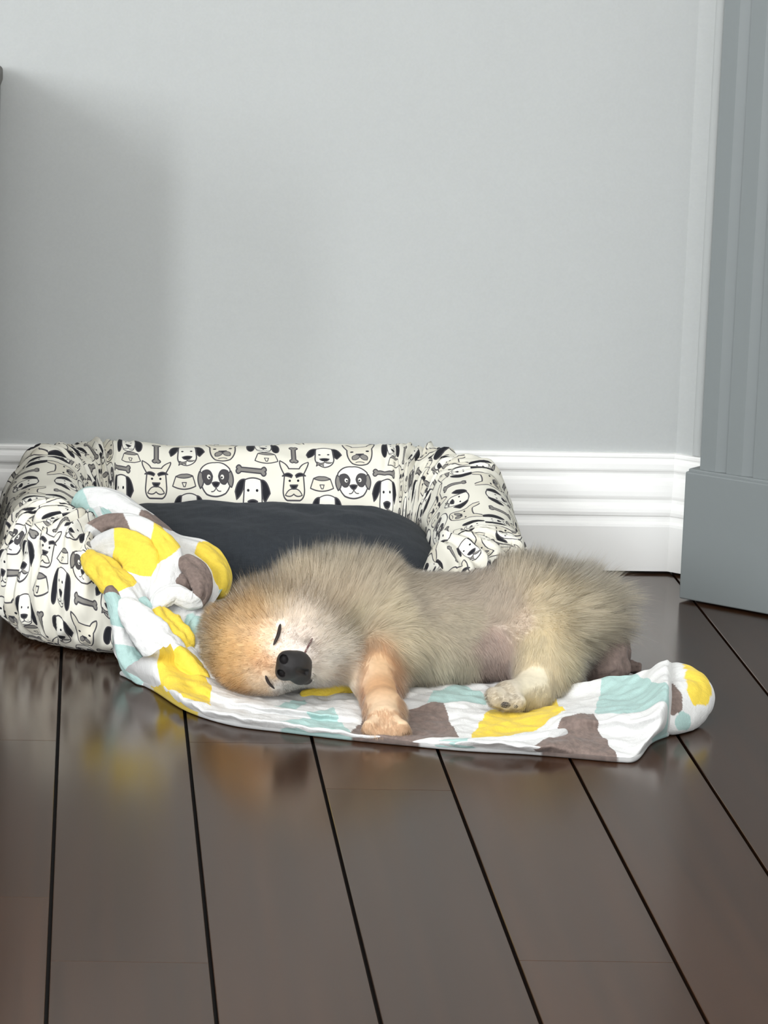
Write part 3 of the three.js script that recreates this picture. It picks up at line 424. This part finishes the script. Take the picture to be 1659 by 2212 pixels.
// the lie of the coat: place, direction (right, up, towards the front), length, colour
const COAT = [
  [[0.1429,0.0834,0.62], -.6, .5, .2, .012, [212, 170, 110]], [[0.1571,0.0579,0.65], -.8, .1, .3, .007, [218, 170, 102]], [[0.1676,0.0301,0.65], -.8, -.3, .3, .007, [222, 174, 108]], [[0.1855,0.0633,0.67], -.7, .1, .3, .006, [216, 166, 98]],
  [[0.1839,0.0913,0.64], -.5, .7, .2, .012, [212, 168, 108]], [[0.2083,0.0978,0.64], -.1, 1, .2, .020, [218, 192, 150]], [[0.1399,0.0554,0.61], -1, 0, .1, .012, [200, 172, 128]], [[0.1335,0.0606,0.59], -1, .2, 0, .010, [168, 150, 124]],
  [[0.1984,0.0736,0.68], -.8, 0, .3, .0035, [234, 202, 165]], [[0.1995,0.0485,0.69], -.8, -.1, .3, .0035, [226, 190, 148]], [[0.1887,0.0321,0.67], -.8, -.2, .3, .005, [236, 208, 172]],
  [[0.1945,0.0559,0.69], -.6, 0, .4, .004, [206, 150, 100]], [[0.2226,0.0739,0.7], .4, .5, .3, .0035, [246, 234, 224]], [[0.2293,0.0288,0.69], .3, -.5, .3, .004, [246, 238, 232]],
  [[0.2158,0.0763,0.69], .3, .6, .3, .004, [238, 222, 208]], [[0.2106,0.0336,0.69], .1, -.6, .3, .0035, [240, 230, 222]], [[0.2279,0.079,0.69], .5, .5, .3, .006, [236, 220, 205]], [[0.2087,0.0687,0.69], .2, .4, .4, .0035, [238, 220, 204]],
  [[0.2245,0.0917,0.66], .2, .9, .2, .009, [238, 222, 202]], [[0.2444,0.0819,0.66], .5, .6, .3, .009, [240, 226, 206]], [[0.2561,0.0543,0.68], .9, .1, .3, .009, [242, 232, 216]], [[0.25,0.034,0.67], .6, -.5, .3, .007, [240, 228, 214]],
  [[0.2728,0.0596,0.65], .9, .2, .3, .011, [242, 230, 210]], [[0.2768,0.0317,0.64], .9, -.1, .3, .012, [232, 216, 190]],
  [[0.1856,0.1023,0.6], -.2, 1, -.1, .026, [208, 178, 132]], [[0.2282,0.1134,0.59], .0, 1, -.1, .029, [212, 192, 158]], [[0.2687,0.1193,0.58], .12, 1, 0, .030, [212, 196, 166]], [[0.2565,0.0978,0.62], .1, 1, .2, .028, [216, 196, 164]],
  [[0.2835,0.0828,0.63], .3, .9, .25, .030, [214, 200, 168]], [[0.3006,0.1118,0.59], .45, .9, 0, .026, [196, 180, 152]], [[0.277,0.1008,0.61], .2, 1, .1, .029, [210, 190, 160]],
  [[0.3287,0.0886,0.62], .7, .4, .3, .022, [218, 203, 170]], [[0.3573,0.1047,0.6], .9, .25, .2, .011, [184, 170, 148]], [[0.346,0.0608,0.63], .6, -.4, .4, .020, [226, 212, 180]], [[0.3736,0.0382,0.61], .4, -.7, .4, .018, [210, 198, 170]],
  [[0.4103,0.1088,0.57], .9, .2, .2, .010, [180, 165, 146]], [[0.407,0.0797,0.61], .7, -.2, .3, .013, [188, 175, 150]], [[0.4387,0.0571,0.61], .3, -.4, .4, .009, [184, 160, 146]], [[0.4425,0.0289,0.6], .3, -.5, .4, .008, [168, 144, 132]],
  [[0.41,0.0285,0.6], .2, -.9, .3, .015, [178, 166, 140]], [[0.4473,0.0958,0.6], .2, .8, .25, .016, [186, 170, 150]], [[0.4627,0.1179,0.55], .2, 1, 0, .026, [206, 190, 162]], [[0.4943,0.1187,0.54], .35, 1, 0, .026, [204, 190, 164]],
  [[0.4324,0.1175,0.55], .6, .8, 0, .012, [184, 168, 148]],
  [[0.473,0.0782,0.6], .2, .3, 1, .010, [196, 176, 154]], [[0.4973,0.086,0.62], .25, -.1, 1, .016, [224, 208, 172]], [[0.4994,0.1017,0.6], .4, .35, .4, .022, [222, 206, 172]], [[0.4855,0.0678,0.64], -.1, -.5, .5, .016, [224, 209, 172]], [[0.4901,0.0424,0.65], -.1, -.9, .3, .013, [218, 202, 166]], [[0.5061,0.0555,0.62], .5, -.5, .3, .016, [214, 199, 164]],
  [[0.4733,0.0248,0.69], -.3, -.7, .3, .007, [196, 182, 150]], [[0.4414,0.0271,0.71], -.7, -.3, .3, .004, [180, 166, 142]],
  [[0.5296,0.0796,0.57], 1, .2, .1, .030, [222, 206, 174]], [[0.5419,0.0385,0.55], .9, -.3, .1, .020, [198, 182, 154]],
  [[0.5643,0.0917,0.52], 1, .45, 0, .036, [212, 198, 170]], [[0.5882,0.0847,0.5], 1, .0, 0, .042, [206, 193, 168]], [[0.5538,0.0994,0.52], .7, .9, 0, .034, [210, 196, 168]], [[0.5768,0.0764,0.51], 1, -.25, .1, .040, [202, 188, 164]],
  [[0.3146,0.0463,0.655], .1, -.9, .3, .016, [196, 146, 98]], [[0.3135,0.0279,0.72], .05, -1, .2, .011, [184, 124, 76]], [[0.3086,0.0195,0.79], 0, -.7, .6, .006, [208, 166, 124]], [[0.3,0.0499,0.64], -.4, -.5, .3, .012, [196, 154, 112]], [[0.3266,0.0162,0.75], .3, -.9, .2, .011, [204, 162, 118]],
].map(([p, x, y, z, len, c]) => { const l = Math.hypot(x, y, z), k = rgb(...c); return { p, d: [x / l, y / l, z / l], len, c: [k.r, k.g, k.b].map((v) => Math.pow(v, 0.66)) }; });
function coatAt(x, y, z) {
  let W = 0, dx = 0, dy = 0, dz = 0, len = 0, r = 0, g = 0, b = 0;
  for (const q of COAT) { const a = x - q.p[0], e = y - q.p[1], c = (z - q.p[2]) * 0.5, d2 = a * a + e * e + c * c + 3e-5, w = 1 / (d2 * d2 * Math.sqrt(d2)); W += w; dx += q.d[0] * w; dy += q.d[1] * w; dz += q.d[2] * w; len += q.len * w; r += q.c[0] * w; g += q.c[1] * w; b += q.c[2] * w; }
  return { d: [dx / W, dy / W, dz / W], len: len / W, c: [r / W, g / W, b / W] };
}
const dog = group('dog', { label: 'small fluffy cream and tan dog asleep on its side on the blanket', category: 'dog' });
const bodyGeo = surfaceNets(skin, [0.09, -0.004, 0.44], [0.68, 0.16, 0.83], 0.003);
{
  const p = bodyGeo.attributes.position, c = []; for (let i = 0; i < p.count; i++) { const k = coatAt(p.getX(i), p.getY(i), p.getZ(i)).c, s = 0.96 + 0.08 * noise(p.getX(i) * 150, p.getY(i) * 150, p.getZ(i) * 150); c.push(k[0] * s, k[1] * s, k[2] * s); }
  bodyGeo.setAttribute('color', new THREE.Float32BufferAttribute(c, 3));
  mesh('body', bodyGeo, new THREE.MeshStandardMaterial({ vertexColors: true, roughness: 0.9 }), dog);
}
const FRONTAL = [0.058, -0.242, -0.968];                      // from in front of the face into it
function onSkin(p, lift = 0) { const q = V(p).addScaledVector(V(FRONTAL), -0.12); for (let k = 0; k < 60; k++) { const d = skin(q.x, q.y, q.z) - lift; if (d < 1e-5) return q; q.addScaledVector(V(FRONTAL), d * 0.7); if (q.z < p[2] - 0.06) break; } console.warn('no skin at', p); return V(p); }
// places kept free of fur
const EYES = [[onSkin([0.205,0.0981,0.7], .0022), onSkin([0.2029,0.0856,0.7], .0026), onSkin([0.1983,0.074,0.7], .0022)], [onSkin([0.1909,0.0419,0.7], .0022), onSkin([0.194,0.0344,0.7], .0026), onSkin([0.2005,0.027,0.7], .0022)]];
const NOSE = [[[0.2097,0.0673,0.732], .0085], [[0.2078,0.0529,0.73], .0085], [[0.215,0.0605,0.736], .0125], [[0.2236,0.0625,0.728], .0125], [[0.2258,0.0491,0.722], .0115], [[0.2333,0.0616,0.712], .008], [[0.2326,0.0416,0.708], .0075]];
const MOUTH = [[0.2295,0.0683,0.715], [0.2334,0.0755,0.712], [0.2388,0.0816,0.7]].map((q) => onSkin(q, 0.0012));
const BARE = [...MOUTH.map((v) => [v, 0.0035]), ...EYES.flat().map((v) => [v, 0.0055]), ...NOSE.map(([p, r]) => [V(p), r + 0.001])];
// fur: tapering strands that gather in tufts
{
  const p = bodyGeo.attributes.position, nr = bodyGeo.attributes.normal, ix = bodyGeo.index.array, area = [], A = new THREE.Vector3(), B = new THREE.Vector3(), C = new THREE.Vector3(); let total = 0;
  for (let f = 0; f < ix.length; f += 3) { A.fromBufferAttribute(p, ix[f]); B.fromBufferAttribute(p, ix[f + 1]); C.fromBufferAttribute(p, ix[f + 2]); total += B.sub(A).cross(C.sub(A)).length() / 2; area.push(total); }
  const sample = () => { const t = rnd() * total; let lo = 0, hi = area.length - 1; while (lo < hi) { const m = (lo + hi) >> 1; if (area[m] < t) lo = m + 1; else hi = m; } let a = rnd(), b = rnd(); if (a + b > 1) { a = 1 - a; b = 1 - b; } const [i, j, k] = [ix[lo * 3], ix[lo * 3 + 1], ix[lo * 3 + 2]], P = new THREE.Vector3().fromBufferAttribute(p, i).multiplyScalar(1 - a - b).addScaledVector(new THREE.Vector3().fromBufferAttribute(p, j), a).addScaledVector(new THREE.Vector3().fromBufferAttribute(p, k), b); const Nn = new THREE.Vector3().fromBufferAttribute(nr, i).add(new THREE.Vector3().fromBufferAttribute(nr, j)).add(new THREE.Vector3().fromBufferAttribute(nr, k)).normalize(); return [P, Nn]; };
  const lie = (P, Nn) => { const k = coatAt(P.x, P.y, P.z), d = V(k.d).normalize().addScaledVector(Nn, mixn(0.24, 0.45, smooth(0.004, 0.02, k.len))).normalize(); return { d, len: k.len, c: k.c }; };
  const CELL = 0.008, tufts = new Map(), key = (x, y, z) => Math.floor(x / CELL) + ',' + Math.floor(y / CELL) + ',' + Math.floor(z / CELL);
  for (let i = 0; i < 5200; i++) { const [P, Nn] = sample(), L = lie(P, Nn), j = new THREE.Vector3(rnd() - 0.5, rnd() - 0.5, rnd() - 0.5); L.d.addScaledVector(j, 0.5).normalize(); const t = { P, tip: P.clone().addScaledVector(L.d, L.len * (0.8 + rnd() * 0.55)), shade: 0.93 + rnd() * 0.14 }; const q = key(P.x, P.y, P.z); if (!tufts.has(q)) tufts.set(q, []); tufts.get(q).push(t); }
  const nearest = (P) => { let best = null, bd = 1; const i = Math.floor(P.x / CELL), j = Math.floor(P.y / CELL), k = Math.floor(P.z / CELL); for (let a = -1; a <= 1; a++) for (let b = -1; b <= 1; b++) for (let c = -1; c <= 1; c++) for (const t of tufts.get((i + a) + ',' + (j + b) + ',' + (k + c)) || []) { const d = t.P.distanceToSquared(P); if (d < bd) { bd = d; best = t; } } return best; };
  const COUNT = 340000, pos = [], nor = [], col = [], idx = [];
  for (let h = 0; h < COUNT; h++) {
    const [P, Nn] = sample(); if (P.y < 0.006 && Nn.y < -0.2) continue; if (P.x > 0.57 && rnd() < 0.45) continue;
    if (BARE.some(([v, r]) => v.distanceToSquared(P) < r * r)) continue;
    const L = lie(P, Nn), T = nearest(P), len = L.len * (0.55 + 0.6 * rnd()) * (rnd() < 0.09 ? (L.len > 0.02 ? 1.65 : 1.3) : 1), j = new THREE.Vector3(rnd() - 0.5, rnd() - 0.5, rnd() - 0.5);
    const tip = P.clone().addScaledVector(L.d.clone().addScaledVector(j, mixn(0.3, 0.45, smooth(0.005, 0.02, len))).normalize(), len); if (T) tip.lerp(T.tip.clone().addScaledVector(j, len * 0.15), 0.18 + 0.34 * smooth(0.012, 0.04, len));
    const mid = P.clone().lerp(tip, 0.5).addScaledVector(Nn, len * 0.12); if (len > 0.012) tip.y -= len * 0.08 * rnd();
    const axis = tip.clone().sub(P).normalize(), face = Nn.clone().add(new THREE.Vector3(rnd() - 0.5, rnd() - 0.5, rnd() - 0.5).multiplyScalar(0.9)), side = face.cross(axis).normalize(), w = len > 0.012 ? 0.00014 : 0.00016, base = pos.length / 3;
    const s = (T ? T.shade : 1) * (0.94 + 0.12 * rnd());
    const rings = len < 0.009 ? 2 : 3, tn = Nn.clone().addScaledVector(axis, -0.5 * Nn.dot(axis)).normalize();
    for (let k = 0; k <= rings; k++) {
      const t = k / rings, q = new THREE.Vector3().addScaledVector(P, (1 - t) * (1 - t)).addScaledVector(mid, 2 * t * (1 - t)).addScaledVector(tip, t * t), ww = w * (1 - t * 0.85); q.y = Math.max(q.y, 0.004);
      for (const e of k === rings ? [0] : [-1, 1]) { pos.push(q.x + side.x * ww * e, q.y + side.y * ww * e, q.z + side.z * ww * e); nor.push(tn.x, tn.y, tn.z); col.push(L.c[0] * s, L.c[1] * s, L.c[2] * s); }
    }
    for (const k of rings === 3 ? [0, 2, 1, 1, 2, 3, 2, 4, 3, 3, 4, 5, 4, 6, 5] : [0, 2, 1, 1, 2, 3, 2, 4, 3]) idx.push(base + k);
  }
  const g = new THREE.BufferGeometry(); g.setAttribute('position', new THREE.Float32BufferAttribute(pos, 3)); g.setAttribute('normal', new THREE.Float32BufferAttribute(nor, 3)); g.setAttribute('color', new THREE.Float32BufferAttribute(col, 3)); g.setIndex(idx);
  const m = mesh('fur', g, new THREE.MeshPhysicalMaterial({ vertexColors: true, roughness: 0.9, transmission: 0.45, thickness: 0, side: THREE.DoubleSide }), dog); m.userData.kind = 'stuff';
}
// face
{
  const black = new THREE.MeshPhysicalMaterial({ color: rgb(27, 23, 24), roughness: 0.5, bumpMap: plush, bumpScale: 0.0004, clearcoat: 0.2, clearcoatRoughness: 0.45 });
  const holes = [[[0.2067,0.0698,0.742], .0046], [[0.2048,0.0547,0.741], .0044]], groove = [[0.2188,0.0605,0.753], [0.2315,0.0545,0.735]];
  const nose = (x, y, z) => {
    let d = 1; for (const [c, r] of NOSE) d = smin(d, Math.hypot(x - c[0], y - c[1], z - c[2]) - r, 0.009);
    for (const [c, r] of holes) d = Math.max(d, r - Math.hypot(x - c[0], y - c[1], (z - c[2]) * 0.5));
    const [a, b] = groove, ab = [b[0] - a[0], b[1] - a[1], b[2] - a[2]], t = clamp(((x - a[0]) * ab[0] + (y - a[1]) * ab[1] + (z - a[2]) * ab[2]) / (ab[0] ** 2 + ab[1] ** 2 + ab[2] ** 2));
    return -smin(-d, Math.hypot(x - a[0] - ab[0] * t, y - a[1] - ab[1] * t, z - a[2] - ab[2] * t) - 0.0028, 0.002);
  };
  mesh('nose', surfaceNets(nose, [[0.2025,0.0562,0.72][0] - .006, [0.2224,0.0341,0.72][1] - .004, 0.69], [[0.2459,0.0568,0.72][0], [0.2212,0.0788,0.72][1], 0.755], 0.0008), black, dog);
  const lid = new THREE.MeshStandardMaterial({ color: rgb(40, 28, 24), roughness: 0.5 });
  for (const e of EYES) { const c = new THREE.CatmullRomCurve3(e.map((v) => v.clone())), pts = c.getSpacedPoints(20), g = gridSurface(20, 10, (u, v) => { const q = pts[Math.round(u * 20)], a = v * 2 * Math.PI, r = 0.002 * Math.sqrt(clamp(1 - Math.pow(Math.abs(2 * u - 1), 2.6))); return [q.x + Math.cos(a) * r, q.y + Math.sin(a) * r * 0.5, q.z + Math.sin(a) * r + 0.0012]; }); mesh('closed_eyelid', g, lid, dog); }
  const m = MOUTH, mc = new THREE.TubeGeometry(new THREE.CatmullRomCurve3(m), 16, 0.001, 8);
  mesh('mouth', mc, new THREE.MeshStandardMaterial({ color: rgb(104, 70, 68), roughness: 0.6 }), dog);
  const pad = new THREE.MeshStandardMaterial({ color: rgb(45, 38, 36), roughness: 0.7 });
  for (const [q, r] of [[[0.4332,0.0211,0.716], .004], [[0.4413,0.0195,0.721], .0055], [[0.4517,0.0184,0.72], .0045]]) mesh('paw_pad', new THREE.SphereGeometry(r, 16, 12).scale(1.2, 0.75, 0.9).translate(...q), pad, dog);
}
renderer.render(scene, camera);
